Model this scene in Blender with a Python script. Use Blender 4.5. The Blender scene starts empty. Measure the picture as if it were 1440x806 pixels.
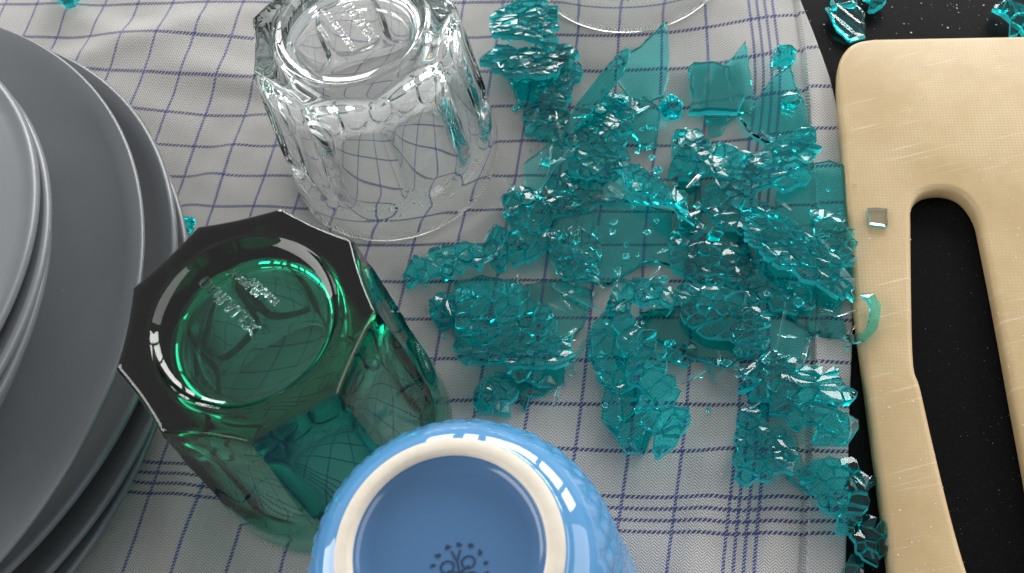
import bpy, bmesh, math, random
import numpy as np
from mathutils import Vector, Matrix
from mathutils.geometry import delaunay_2d_cdt
random.seed(7)
RNG = np.random.default_rng(7)
S = 0.001            # everything below is written in millimetres and linked in metres
sc = bpy.context.scene
C = sc.collection

# ------------------------------------------------------------------ camera
TILT, ROLL, FPX, CAMH = 0.525987511, -0.243616891, 1393.08, 317.6
ct, st, cr, sr = math.cos(TILT), math.sin(TILT), math.cos(ROLL), math.sin(ROLL)
FWD = np.array([0, st, -ct]); UP0 = np.array([0, ct, st]); R0 = np.array([1.0, 0, 0])
RT = cr*R0 + sr*UP0; UP = -sr*R0 + cr*UP0
camd = bpy.data.cameras.new('camera'); cam = bpy.data.objects.new('camera', camd); C.objects.link(cam)
camd.sensor_width = 36; camd.lens = FPX/1440*36; camd.clip_start = 0.01; camd.clip_end = 50
cam.matrix_world = Matrix(((RT[0], UP[0], -FWD[0], 0), (RT[1], UP[1], -FWD[1], 0), (RT[2], UP[2], -FWD[2], CAMH*S), (0, 0, 0, 1)))
camd.dof.use_dof = True; camd.dof.focus_distance = 0.335; camd.dof.aperture_fstop = 26
sc.camera = cam

# ------------------------------------------------------------------ light
sc.render.engine = 'CYCLES'
sc.view_settings.view_transform = 'Standard'; sc.view_settings.look = 'None'
sc.view_settings.exposure = 0.50; sc.view_settings.gamma = 1.0
cy = sc.cycles
cy.use_denoising = True
cy.max_bounces = 44; cy.transmission_bounces = 44; cy.glossy_bounces = 8; cy.diffuse_bounces = 4
cy.transparent_max_bounces = 8; cy.volume_bounces = 0
cy.caustics_reflective = True; cy.caustics_refractive = True; cy.blur_glossy = 0.3
cy.sample_clamp_indirect = 12.0
w = bpy.data.worlds.new('World'); sc.world = w; w.use_nodes = True
bg = w.node_tree.nodes['Background']
bg.inputs['Color'].default_value = (0.97, 0.98, 1.0, 1); bg.inputs['Strength'].default_value = 0.36

def area(name, loc, target, sx, sy, power, col):
    l = bpy.data.lights.new(name, 'AREA'); l.shape = 'RECTANGLE'; l.size = sx*S; l.size_y = sy*S
    l.energy = power; l.color = col
    o = bpy.data.objects.new(name, l); C.objects.link(o); o.location = [v*S for v in loc]
    d = Vector(target) - Vector(loc); o.rotation_euler = d.to_track_quat('-Z', 'Y').to_euler()
    return o
# the kitchen window beyond the towel: five panes side by side, seen mirrored in mug and glasses
WAZ = math.radians(58); WC = np.array([0, 200, 0.0]) + 2000*np.array([math.cos(WAZ), math.sin(WAZ), 0]) + np.array([0, 0, 800.0])
side = np.array([math.sin(WAZ), -math.cos(WAZ), 0])
for off, wd in ((-1450, 520), (-880, 240), (-180, 900), (640, 560), (1260, 460)):
    c = WC + side*off
    area('window_pane_light', c, (c[0]-math.cos(WAZ)*1500, c[1]-math.sin(WAZ)*1500, 500), wd, 760, 30.0*wd*760/1e6, (1.0, 0.985, 0.96))

# soft fill lamps added left and right, as if pale walls bounced daylight
area('left_fill_light', (-2100, 100, 850), (0, 180, 0), 2600, 1500, 44.0, (1.0, 0.985, 0.96))
area('right_fill_light', (2100, -500, 850), (0, 180, 0), 2600, 1500, 24.0, (1.0, 0.985, 0.96))

# ------------------------------------------------------------------ helpers
def at(px, py, z=0.0):
    """point of the real plane z seen at that place of the picture (1440 x 806), in mm"""
    d = FWD*FPX + RT*(px-720) - UP*(py-403)
    t = (z-CAMH)/d[2]
    return np.array([t*d[0], t*d[1], z])

def meshdata(name, V, F, mat=None, smooth=False, uv=None):
    m = bpy.data.meshes.new(name)
    m.from_pydata((np.asarray(V, float)*S).tolist(), [], [list(map(int, f)) for f in F])
    if mat: m.materials.append(mat)
    if smooth: m.polygons.foreach_set('use_smooth', [True]*len(m.polygons))
    if uv is not None:
        l = m.uv_layers.new(name='UVMap'); vi = np.zeros(len(m.loops), int); m.loops.foreach_get('vertex_index', vi)
        l.data.foreach_set('uv', np.asarray(uv, float)[vi].ravel())
    m.update(); return m
def obj(name, V, F, mat, parent=None, smooth=False, uv=None, loc=None, kind=None):
    """link one mesh; V in mm, relative to parent (or to loc)"""
    o = bpy.data.objects.new(name, meshdata(name, V, F, mat, smooth, uv)); C.objects.link(o)
    if parent: o.parent = parent
    if loc is not None: o.location = [v*S for v in loc]
    if kind: o['kind'] = kind
    return o
def tag(o, label, cat, group=None):
    o['label'] = label; o['category'] = cat
    if group: o['group'] = group
    return o
def empty(name, loc, rz=0):
    o = bpy.data.objects.new(name, None); C.objects.link(o); o.location = [v*S for v in loc]; o.rotation_euler = (0, 0, rz)
    o.empty_display_size = 0.01
    return o
def autosmooth(o, ang=30):
    m = o.data; bm = bmesh.new(); bm.from_mesh(m)
    for e in bm.edges:
        e.smooth = not (len(e.link_faces) == 2 and e.calc_face_angle(0) > math.radians(ang))
    for f in bm.faces: f.smooth = True
    bm.to_mesh(m); bm.free()
def lathe(prof, n=128, rad=None):
    """closed profile [(r,z)...] revolved; rad(r,z,phi)->r modifies radius"""
    V = []; F = []
    k = len(prof)
    for i in range(n):
        a = 2*math.pi*i/n; c, s = math.cos(a), math.sin(a)
        for r, z in prof:
            V.append((r*c, r*s, z))
    for i in range(n):
        j = (i+1) % n
        for q in range(k-1):
            F.append((i*k+q, j*k+q, j*k+q+1, i*k+q+1))
    return np.array(V), F

# ---- node maths helper
class NB:
    def __init__(s, name):
        s.m = bpy.data.materials.new(name); s.m.use_nodes = True; s.t = s.m.node_tree
        s.b = s.t.nodes['Principled BSDF']; s.out = s.t.nodes['Material Output']
    def n(s, typ, **kw):
        x = s.t.nodes.new(typ)
        for k, v in kw.items(): setattr(x, k, v)
        return x
    def l(s, a, b): s.t.links.new(a, b)
    def math(s, op, a, b=None, c=None, clamp=False):
        x = s.n('ShaderNodeMath', operation=op, use_clamp=clamp)
        for i, v in enumerate((a, b, c)):
            if v is None: continue
            if isinstance(v, (int, float)): x.inputs[i].default_value = v
            else: s.l(v, x.inputs[i])
        return x.outputs[0]
    def mix(s, f, a, b):
        x = s.n('ShaderNodeMix', data_type='RGBA')
        for i, v in ((0, f), (6, a), (7, b)):
            if isinstance(v, (int, float)): x.inputs[i].default_value = v
            elif isinstance(v, tuple): x.inputs[i].default_value = (*v, 1) if len(v) == 3 else v
            else: s.l(v, x.inputs[i])
        return x.outputs[2]
    def noise(s, vec, scale, detail=3, rough=0.5):
        x = s.n('ShaderNodeTexNoise'); x.inputs['Scale'].default_value = scale; x.inputs['Detail'].default_value = detail
        x.inputs['Roughness'].default_value = rough
        if vec is not None: s.l(vec, x.inputs['Vector'])
        return x.outputs[0]
    def ramp(s, v, lo, hi):
        x = s.n('ShaderNodeMapRange'); s.l(v, x.inputs[0]); x.inputs[1].default_value = lo; x.inputs[2].default_value = hi
        return x.outputs[0]
    def obj(s): return s.n('ShaderNodeTexCoord').outputs['Object']
    def bump(s, h, strength, dist):
        x = s.n('ShaderNodeBump'); x.inputs['Strength'].default_value = strength; x.inputs['Distance'].default_value = dist
        s.l(h, x.inputs['Height']); s.l(x.outputs[0], s.b.inputs['Normal']); return x

def glass_mat(name, trans, mm, ior=1.52, rough=0.0, wav=0.0, crush=0.0):
    """clear body whose colour comes from absorption: trans = colour left after mm millimetres"""
    q = NB(name); t = q.t; t.nodes.remove(q.b)
    g = q.n('ShaderNodeBsdfGlass'); g.inputs['IOR'].default_value = ior; g.inputs['Roughness'].default_value = rough
    q.l(g.outputs[0], q.out.inputs['Surface'])
    sig = [-math.log(c)/(mm*S) for c in trans]; D = max(sig)*1.02
    v = q.n('ShaderNodeVolumeAbsorption'); v.inputs['Color'].default_value = (*[1-x/D for x in sig], 1); v.inputs['Density'].default_value = D
    q.l(v.outputs[0], q.out.inputs['Volume'])
    if crush:      # hackled fracture faces scatter some of the light
        d1 = q.n('ShaderNodeBsdfDiffuse'); d1.inputs['Color'].default_value = (0.12, 0.95, 0.97, 1)
        d2 = q.n('ShaderNodeBsdfTranslucent'); d2.inputs['Color'].default_value = (0.12, 0.98, 0.99, 1)
        a1 = q.n('ShaderNodeMixShader'); a1.inputs[0].default_value = 0.6; q.l(d1.outputs[0], a1.inputs[1]); q.l(d2.outputs[0], a1.inputs[2])
        a2 = q.n('ShaderNodeMixShader'); a2.inputs[0].default_value = crush; q.l(g.outputs[0], a2.inputs[1]); q.l(a1.outputs[0], a2.inputs[2])
        q.l(a2.outputs[0], q.out.inputs['Surface'])
    if wav:
        x = q.n('ShaderNodeBump'); x.inputs['Strength'].default_value = 1; x.inputs['Distance'].default_value = wav
        q.l(q.noise(q.obj(), 160, 3, 0.5), x.inputs['Height']); q.l(x.outputs[0], g.inputs['Normal'])
    return q.m
M = {}
M['teal'] = glass_mat('teal_glass', (0.035, 0.97, 0.985), 3.6, ior=1.42, wav=0.00012)
M['teal_frost'] = glass_mat('teal_broken_face', (0.035, 0.97, 0.985), 3.6, ior=1.42, rough=0.25, crush=0.6)
M['teal_cloudy'] = glass_mat('cloudy_teal_glass', (0.03, 0.74, 0.74), 3.6, rough=0.08, crush=0.12)
M['pane_frost'] = glass_mat('pale_broken_face', (0.20, 0.84, 0.82), 3.6, rough=0.3, crush=0.45)
M['teal_light'] = glass_mat('teal_pane_glass', (0.14, 0.93, 0.93), 3.6)
M['teal_dark'] = glass_mat('dark_teal_glass', (0.03, 0.74, 0.73), 3.6)
M['clear'] = glass_mat('clear_glass', (0.975, 0.986, 0.984), 5.0)
M['green'] = glass_mat('bottle_green_glass', (0.28, 0.70, 0.59), 5.0)

# ------------------------------------------------------------------ the surface below
q = NB('black_counter'); q.b.inputs['Base Color'].default_value = (0.008, 0.008, 0.009, 1); q.b.inputs['Roughness'].default_value = 0.35
nz = q.noise(q.obj(), 900, 2, 0.6); q.l(q.mix(q.ramp(nz, 0.55, 0.8), (0.004, 0.004, 0.0045), (0.010, 0.010, 0.011)), q.b.inputs['Base Color'])
q.b.inputs['Specular IOR Level'].default_value = 0.06; q.bump(nz, 0.3, 0.0001)
M['counter'] = q.m
o = obj('countertop', [(-1500, -700, -1.2), (1500, -700, -1.2), (1500, 1300, -1.2), (-1500, 1300, -1.2),
                       (-1500, -700, -40), (1500, -700, -40), (1500, 1300, -40), (-1500, 1300, -40)],
        [(0, 1, 2, 3), (7, 6, 5, 4), (0, 4, 5, 1), (1, 5, 6, 2), (2, 6, 7, 3), (3, 7, 4, 0)], M['counter'], kind='structure')

# ------------------------------------------------------------------ tea towel
GP = [(0,4,217,203),(1,4,273,203),(2,4,329,203),(3,4,385,203),(0,1,273,48),(1,1,326,48),(-1,1,222,48),(-2,1,174,48),(1,5,258,247),(1,3,286,162),(2,6,300,288),(2,3,342,162),
 (10,1,812,49),(11,1,871,45),(12,1,929,49),(12,4,921,204),(13,4,988,202),(14,4,1054,195),(11,6,845,297),(12,6,910,297),(11,7,836,345),(12,7,907,345),
 (11,11,817,567),(12,11,887,567),(13,11,967,567),(14,11,1040,568),(11,12,810,632),(12,12,885,632),(13,12,962,632),(14,12,1036,633),
 (8,7,645,343),(7,7,580,343),(10,8,763,393),(9,8,698,393),(10,9,759,445),(11,9,833,445),(4,13.78,279,697),(3,13.52,214,679),(12,13,875,697),(13,13,951,697),(13,13.78,944,751),
 (14,2,1065,72),(14.54,1,1087,22),(14.54,13,1065,700),(14.54,7,1075,340)]
gp = np.array(GP, float); gx = np.array([at(a, b, 1)[:2] for a, b in gp[:, 2:]])/100
def basis(X): return np.c_[np.ones(len(X)), X, X[:, 0]**2, X[:, 0]*X[:, 1], X[:, 1]**2]
pc = np.linalg.lstsq(basis(gx), gp[:, :2], rcond=None)[0]
rs = gp[:, :2] - basis(gx) @ pc
def kern(A, B): return np.exp(-((A[:, None]-B[None])**2).sum(2)/(2*0.35**2))
wk = np.linalg.solve(kern(gx, gx)+0.15*np.eye(len(gx)), rs)
def weave_uv(X):
    X = X/100; return basis(X) @ pc + kern(X, gx) @ wk

EDGE = np.array([at(a, b, 1) for a, b in [(1114,-60),(1124,0),(1140,40),(1165,110),(1183,180),(1192,260),(1197,350),(1197,470),(1193,560),(1191,640),(1187,806),(1185,900)]])
HEM = np.array([at(a, b, 1) for a, b in [(1110,-60),(1119,0),(1128,60),(1134,140),(1139,230),(1145,300),(1145,400),(1143,520),(1137,640),(1128,806),(1122,900)]])
def line_x(P, y):
    P = P[np.argsort(P[:, 1])]; return np.interp(y, P[:, 1], P[:, 0])
def sm(a, b, x):
    t = np.clip((x-a)/(b-a), 0, 1); return t*t*(3-2*t)
FOLDS = [  # (px,py centre, direction deg in picture, length mm, width mm, height mm)
 ((180,60), 20, 60, 9, 2.2), ((330,110), 160, 50, 8, 1.8), ((300,250), 70, 35, 6, 1.6), ((120,30), 150, 40, 7, 1.4),
 ((560,345), 10, 30, 5, 1.3), ((950,100), 170, 25, 5, 1.0), ((1010,650), 60, 35, 7, 2.2), ((1085,745), 75, 40, 6, 1.8),
 ((250,760), 100, 30, 8, 2.2), ((860,20), 5, 40, 6, 1.4), ((985,745), 70, 28, 5, 1.4), ((1150,120), 85, 30, 5, 2.4), ((640,330), 35, 22, 4, 1.4), ((150,700), 60, 30, 6, 1.4)]
FO = []
for (fx, fy), dg, ln, wd, hh in FOLDS:
    c = at(fx, fy, 0)[:2]; a = math.radians(dg)+ROLL*0
    d = RT[:2]*math.cos(a) + UP[:2]*math.sin(a); d /= np.hypot(*d)
    FO.append((c, d, ln, wd, hh))
def cloth_z(x, y):
    x = np.asarray(x, float); y = np.asarray(y, float)
    z = 0.35*np.sin(x/23+y/41) + 0.3*np.sin(x/-17+y/29+1.3) + 0.22*np.sin(x/9.3+y/13.7) + 0.16*np.sin(x/6.1-y/8.3+2) + 0.1*np.sin(x/4.1+y/3.7)
    for c, d, ln, wd, hh in FO:
        u = (x-c[0])*d[0]+(y-c[1])*d[1]; v = -(x-c[0])*d[1]+(y-c[1])*d[0]; v = v + 0.006*u*u*np.sign(hh)*0.3
        z = z + hh*np.exp(-(u/ln)**2)*(np.exp(-(v/wd)**2)-0.35*np.exp(-((v-1.8*wd)/wd)**2))
    return z
def cloth_top(x, y):
    ex = line_x(EDGE, y); hx = line_x(HEM, y)
    z = cloth_z(x, y)
    # flatter where the glasses, plates and mug press it down
    for (cx, cy_, rr) in PRESS:
        k = sm(rr+10, rr-2, np.hypot(x-cx, y-cy_)); z = z*(1-k) - 0.15*k
    z = np.maximum(z, -0.75) + 0.3
    fl = sm(14, 2, ex-x); z = z*(1-0.75*fl)
    z = z + 1.1*sm(0.0, 1.0, x-hx) - 0.8*np.exp(-((x-hx+0.4)/0.8)**2)
    return z
G_POS = (-73.0, 143.5); CL_POS = (-32.4, 258.0); CL2_POS = tuple(at(885, -52, 0)[:2]); MUG_POS = (-28.6, 66.4); PL_POS = (-256.0, 222.0)
PRESS = [(*G_POS, 44), (*CL_POS, 44), (*CL2_POS, 44), (*MUG_POS, 38), (*PL_POS, 110), (60, 190, 40)]
NX, NY = 560, 620
ys = np.linspace(-70, 560, NY+1); V = []
ex = line_x(EDGE, ys)
tt = np.linspace(0, 1, NX+1)**0.68
X = -360 + (ex[:, None]+360)*tt[None, :]; Y = np.repeat(ys[:, None], NX+1, 1)
Xf, Yf = X.ravel(), Y.ravel()
Z = cloth_top(Xf, Yf) ; uv = np.zeros((len(Xf), 2))
for i in range(0, len(Xf), 20000): uv[i:i+20000] = weave_uv(np.c_[Xf[i:i+20000], Yf[i:i+20000]])
V = np.c_[Xf, Yf, Z]
idx = np.arange((NX+1)*(NY+1)).reshape(NY+1, NX+1)
F = np.stack([idx[:-1, :-1], idx[:-1, 1:], idx[1:, 1:], idx[1:, :-1]], -1).reshape(-1, 4)
# rounded right edge rolling down to the counter
rim0 = V[idx[:, -1]]; extra = []; euv = []
for dx, fz in ((0.45, 0.85), (0.6, 0.5), (0.5, 0.15), (0.1, 0.0)):
    e = rim0.copy(); e[:, 0] += dx; e[:, 2] = -1.15 + (rim0[:, 2]+1.15)*fz; extra.append(e); euv.append(uv[idx[:, -1]]+[dx/17, 0])
V = np.vstack([V]+extra); uv = np.vstack([uv]+euv)
Fl = F.tolist(); base = (NX+1)*(NY+1); prev = idx[:, -1]
for k in range(4):
    cur = base + k*(NY+1) + np.arange(NY+1)
    Fl += np.stack([prev[:-1], cur[:-1], cur[1:], prev[1:]], -1).tolist(); prev = cur

q = NB('checked_twill')
uvn = q.n('ShaderNodeUVMap'); uvn.uv_map = 'UVMap'; sep = q.n('ShaderNodeSeparateXYZ'); q.l(uvn.outputs[0], sep.inputs[0])
U, W = sep.outputs[0], sep.outputs[1]
um = q.math('MULTIPLY', U, 17.0); vm = q.math('MULTIPLY', W, 13.2)     # back to millimetres on the cloth
def tri(x, p):   # triangle wave 0..1
    return q.math('PINGPONG', x, p)
def lineset(coord, along, cellw, alongw, nd, dashw, band):
    """thread lines of dashed floats at whole numbers of coord; band = start of the four close lines"""
    fr = q.math('SUBTRACT', coord, q.math('ROUND', coord))
    d = q.math('MULTIPLY', q.math('ABSOLUTE', fr), cellw)
    # band: lines every step
    b0, step = band
    rel = q.math('DIVIDE', q.math('SUBTRACT', coord, b0), step)
    rr = q.math('ROUND', rel); rr = q.math('MINIMUM', q.math('MAXIMUM', rr, 0.0), 3.0)
    bd = q.math('SUBTRACT', rel, rr); dband = q.math('MULTIPLY', q.math('ABSOLUTE', bd), cellw*step)
    inside = q.math('LESS_THAN', coord, b0-0.3)
    d = q.math('ADD', d, q.math('MULTIPLY', q.math('SUBTRACT', 1.0, inside), 9.0))
    dm = q.math('MINIMUM', d, dband)
    sgn = q.math('MULTIPLY', coord, cellw)
    ph = q.math('FRACT', q.math('ADD', q.math('MULTIPLY', along, nd), q.math('MULTIPLY', sgn, 0.55)))
    dash = q.math('SUBTRACT', 1.0, q.ramp(q.math('ABSOLUTE', q.math('SUBTRACT', ph, 0.5)), 0.27, 0.38))
    core = q.math('SUBTRACT', 1.0, q.ramp(dm, dashw*0.75, dashw*1.15))
    return q.math('MULTIPLY', core, q.math('ADD', q.math('MULTIPLY', dash, 0.88), 0.1))
Lv = lineset(U, W, 17.0, 13.2, 12.0, 0.56, (14.0, 0.18))
Lh = lineset(W, U, 13.2, 17.0, 11.0, 0.58, (13.0, 0.26))
# herringbone twill, 45 degree floats switching direction every 1.3 mm
zz = q.math('PINGPONG', um, 1.7)
tw = q.math('SINE', q.math('MULTIPLY', q.math('ADD', q.math('MULTIPLY', vm, 1.0), q.math('MULTIPLY', zz, 0.9)), 2*math.pi/0.9))
grain = q.math('SINE', q.math('MULTIPLY', um, 2*math.pi/0.5))
no = q.noise(uvn.outputs[0], 60, 3, 0.6)
hgt = q.math('ADD', q.math('MULTIPLY', tw, 0.5), q.math('MULTIPLY', grain, 0.18))
lum = q.ramp(q.math('ADD', hgt, q.math('MULTIPLY', q.math('SUBTRACT', no, 0.5), 1.1)), -0.75, 0.7)
colr = q.mix(lum, (0.17, 0.168, 0.164), (0.585, 0.572, 0.555))
stn = q.noise(q.obj(), 20, 4, 0.6); colr = q.mix(q.math('MULTIPLY', q.ramp(stn, 0.45, 0.75), 0.16), colr, (0.36, 0.33, 0.28))
colr = q.mix(Lh, colr, (0.04, 0.05, 0.13)); colr = q.mix(Lv, colr, (0.045, 0.06, 0.20))
q.l(colr, q.b.inputs['Base Color']); q.b.inputs['Roughness'].default_value = 0.92; q.b.inputs['Specular IOR Level'].default_value = 0.15
q.b.inputs['Sheen Weight'].default_value = 0.15
q.bump(q.math('ADD', hgt, q.math('MULTIPLY', q.math('ADD', Lh, Lv), 0.5)), 0.55, 0.00022)
M['cloth'] = q.m
towel = obj('tea_towel', V, Fl, M['cloth'], smooth=True, uv=uv)
tag(towel, 'grey cotton tea towel with blue checked lines spread under glasses and shards', 'towel')
# hem stitches: short raised threads along the fold
q = NB('sewing_thread'); q.b.inputs['Base Color'].default_value = (0.5, 0.5, 0.48, 1); q.b.inputs['Roughness'].default_value = 0.8; M['thread'] = q.m
V = []; F = []
y = 20.0
while y < 400:
    x = float(line_x(HEM, y)) + 1.4; z = float(cloth_top(np.array([x]), np.array([y]))[0]) + 0.02; n = len(V)
    for a, b, c in ((-.22, -.9, 0), (.22, -.9, 0), (.22, .9, 0), (-.22, .9, 0), (0, -.6, .28), (0, .6, .28)): V.append((x+a, y+b, z+c))
    F += [(n, n+1, n+4), (n+2, n+3, n+5), (n+1, n+2, n+5, n+4), (n+3, n, n+4, n+5)]; y += 2.6
obj('hem_stitching', V, F, M['thread'], towel, kind='stuff')

# ------------------------------------------------------------------ cutting board
BZ = 6.5; BT = 7.5
def spline(pts, n=10, closed=True):
    P = [np.array(p, float) for p in pts]; out = []
    k = len(P)
    for i in range(k if closed else k-1):
        p0, p1, p2, p3 = P[(i-1) % k], P[i], P[(i+1) % k], P[(i+2) % k]
        if not closed:
            if i == 0: p0 = p1
            if i == k-2: p3 = p2
        for j in range(n):
            t = j/n
            out.append(0.5*((2*p1)+(-p0+p2)*t+(2*p0-5*p1+4*p2-p3)*t*t+(-p0+3*p1-3*p2+p3)*t**3))
    if not closed: out.append(P[-1])
    return np.array(out)
def P2(l, z): return np.array([at(a, b, z)[:2] for a, b in l])
def w2(x, y): return np.array([x, y])
bo = P2([(1178,118),(1180,88),(1190,68),(1207,57),(1230,53)], BZ)
e1 = P2([(1440,49)], BZ)[0]; dr = (e1-bo[-1])/np.linalg.norm(e1-bo[-1])
far = bo[-1] + dr*150
lf = P2([(1184,200),(1192,300),(1203,430),(1217,530),(1234,660),(1253,806)], BZ)
dl = (lf[-1]-lf[-2])/np.linalg.norm(lf[-1]-lf[-2]); low = lf[-1]+dl*150
cor = low + dr*150 + 0
outer = [*spline(bo, 6, False)] + [bo[-1]+dr*k for k in (20, 45, 70, 95, 120, 140)] + [far+dr*6-dl*-4, far+dr*9+dl*14] \
      + [far+dr*9+dl*k for k in np.linspace(60, 330, 8)] + [low+dr*k for k in (130, 90, 50, 15)] + [low+dr*3-dl*4] + [*lf[::-1]]
outer = np.array(outer)
hole = P2([(1282,320),(1283,290),(1297,270),(1326,264),(1354,273),(1374,300),(1384,340),(1404,440),(1428,570),(1452,700),(1462,790),(1450,850),(1410,870),(1380,850),(1362,806),(1340,730),(1313,620),(1296,545),(1286,510),(1283,420)], BZ)
hole = spline(hole, 4)
bm = bmesh.new()
def loop(P, z): return [bm.verts.new((p[0]*S, p[1]*S, z*S)) for p in P]
def inset(P, d):
    n = len(P); out = []
    area2 = sum(P[i][0]*P[(i+1) % n][1]-P[(i+1) % n][0]*P[i][1] for i in range(n)); sg = 1 if area2 > 0 else -1
    for i in range(n):
        t = P[(i+1) % n]-P[i-1]; t = t/(np.linalg.norm(t)+1e-9); out.append(P[i]+sg*d*np.array([-t[1], t[0]]))
    return np.array(out)
def rounded(P, sgn):
    rings = [loop(inset(P, sgn*d), z) for d, z in ((2.2, BZ), (1.1, BZ-0.25), (0.35, BZ-0.9), (0, BZ-2.0), (0, BZ-BT+1.5), (0.5, BZ-BT+0.3), (1.4, BZ-BT))]
    for a, b in zip(rings, rings[1:]):
        for i in range(len(P)):
            j = (i+1) % len(P); bm.faces.new((a[i], b[i], b[j], a[j]))
    return rings
ro = rounded(outer, 1); rh = rounded(hole, -1)
for k in (0, -1):
    es = []
    for R_ in (ro[k], rh[k]):
        for i in range(len(R_)): es.append(bm.edges.get((R_[i], R_[(i+1) % len(R_)])))
    bmesh.ops.triangle_fill(bm, use_beauty=True, edges=es)
bmesh.ops.recalc_face_normals(bm, faces=bm.faces)
me = bpy.data.meshes.new('cutting_board'); bm.to_mesh(me); bm.free()
q = NB('beige_plastic'); tc = q.obj(); mp = q.n('ShaderNodeMapping'); q.l(tc, mp.inputs[0]); mp.inputs['Rotation'].default_value = (0, 0, -math.atan2(dr[1], dr[0]))
sp = q.n('ShaderNodeSeparateXYZ'); q.l(mp.outputs[0], sp.inputs[0])
gxn = q.math('SINE', q.math('MULTIPLY', sp.outputs[0], 2*math.pi/0.00125)); gyn = q.math('SINE', q.math('MULTIPLY', sp.outputs[1], 2*math.pi/0.00125))
grid = q.math('MAXIMUM', gxn, gyn)
n1 = q.noise(tc, 28, 4, 0.65); n2 = q.noise(tc, 900, 2, 0.5)
sc_ = q.n('ShaderNodeMapping'); q.l(tc, sc_.inputs[0]); sc_.inputs['Rotation'].default_value = (0, 0, 1.0); sc_.inputs['Scale'].default_value = (30, 900, 1)
scr = q.ramp(q.noise(sc_.outputs[0], 1.0, 2, 0.5), 0.63, 0.74)
dots = q.math('MULTIPLY', q.math('LESS_THAN', q.math('MAXIMUM', gxn, gyn), -0.1), q.ramp(q.math('ADD', n1, q.math('MULTIPLY', n2, 0.25)), 0.58, 0.78))
cb = q.mix(q.ramp(n1, 0.3, 0.75), (0.41, 0.295, 0.15), (0.49, 0.375, 0.21))
cb = q.mix(q.math('MULTIPLY', q.ramp(gyn, 0.2, 1.0), 0.06), cb, (0.36, 0.25, 0.13))
cb = q.mix(q.math('MULTIPLY', dots, 0.18), cb, (0.85, 0.76, 0.6)); cb = q.mix(q.math('MULTIPLY', scr, 0.22), cb, (0.85, 0.78, 0.65))
q.l(cb, q.b.inputs['Base Color']); q.b.inputs['Roughness'].default_value = 0.42; q.b.inputs['Subsurface Weight'].default_value = 0.25
q.b.inputs['Subsurface Radius'].default_value = (0.003, 0.0015, 0.0006); q.b.inputs['Subsurface Scale'].default_value = 1.0
q.bump(q.math('SUBTRACT', q.math('MULTIPLY', grid, -0.2), q.math('MULTIPLY', scr, 0.8)), 0.35, 0.0001)
me.materials.append(q.m)
board = bpy.data.objects.new('cutting_board', me); C.objects.link(board); autosmooth(board, 50)
tag(board, 'worn beige plastic cutting board with rounded corner and long handle hole', 'cutting board')

# ------------------------------------------------------------------ plates
def plate_mat(name, col, rough):
    q = NB(name); n = q.noise(q.obj(), 40, 3, 0.6)
    q.l(q.mix(n, tuple(c*0.9 for c in col), tuple(c*1.1 for c in col)), q.b.inputs['Base Color'])
    q.b.inputs['Roughness'].default_value = rough; q.bump(q.noise(q.obj(), 1500, 2, 0.5), 0.08, 0.0001)
    q.b.inputs['Coat Weight'].default_value = 0.12; q.b.inputs['Coat Roughness'].default_value = 0.25
    return q.m
M['slate'] = plate_mat('slate_stoneware', (0.13, 0.14, 0.15), 0.33)
M['ash'] = plate_mat('ash_stoneware', (0.13, 0.14, 0.15), 0.33)
def fit_c(pts, R, z):
    Q = np.array([at(a, b, z)[:2] for a, b in pts]); c = Q.mean(0) - [R, 0]
    for _ in range(60):
        d = Q-c; r = np.linalg.norm(d, axis=1); J = -d/r[:, None]; s = np.linalg.lstsq(J, -(r-R), rcond=None)[0]; c = c+s
    return c
def plate(name, mat, R, zr, depth, centre, label, cat='plate', foot=0.55, curve=3.0, tr=3.2, grp='stacked stoneware at the left edge'):
    t = empty(name, (centre[0], centre[1], zr-depth-4)); tag(t, label, cat, grp)
    top = []
    for k in range(0, 26):
        f = k/25*(R-tr*0.5)/R; r = R*f; top.append((max(r, 0.01), 4+depth*(max(0, (f-foot))/(1-foot))**curve))
    r0, z0 = top[-1]
    rimp = [(R-tr*0.5+tr*0.5*math.sin(a), z0-0.0+tr*0.5*(math.cos(a)-1)*1.0) for a in np.linspace(0.3, math.pi, 9)]
    bot = []
    for k in range(24, -1, -1):
        f = k/25*(R-tr)/R; r = R*f
        if r < R*foot*0.9: break
        bot.append((r, 4-3.6+depth*(max(0, (f-foot))/(1-foot))**curve - (0.8 if f > foot else 0)))
    V_, F_ = lathe(top+rimp+bot, 160)
    b = obj('plate_body' if cat == 'plate' else 'bowl_body', V_, F_, mat, t); autosmooth(b, 50)
    fr = R*foot*0.88
    V_, F_ = lathe([(fr+1.6, 1.0), (fr+1.3, -1.2), (fr, -1.8), (fr-1.3, -1.2), (fr-1.6, 1.0)], 96)
    f_ = obj('foot_ring', V_, F_, mat, t, smooth=True)
    return t
Dp = [(0,38),(100,90),(150,140),(190,220),(197,300),(190,400),(150,540),(100,640),(30,760)]
Cp = [(75,70),(150,110),(215,200),(245,290),(250,340),(235,430),(200,530),(120,660),(30,790)]
Fp = [(37,171),(55,208),(69,278),(71,323),(65,400),(40,500),(0,594)]
Ep = [(0,70),(25,114),(38,171),(47,240),(42,330),(22,430),(0,500)]
plate('dinner_plate', M['slate'], 141, 12, 9, fit_c([(214,610),(190,660),(150,720),(105,800)], 141, 12), 'lowest grey dinner plate of the stack, its rim just showing low beside the towel')
plate('dinner_plate', M['slate'], 141, 20, 10, fit_c([(222,570),(200,620),(140,705),(75,800)], 141, 20), 'grey dinner plate second from the bottom, thin rim line under the wide shadowed plate')
plate('dinner_plate', M['slate'], 141, 31, 16, fit_c(Cp, 141, 31), 'deep dark grey dinner plate under the flat one, broad rim next to green glass', curve=1.6, tr=3.6)
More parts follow.
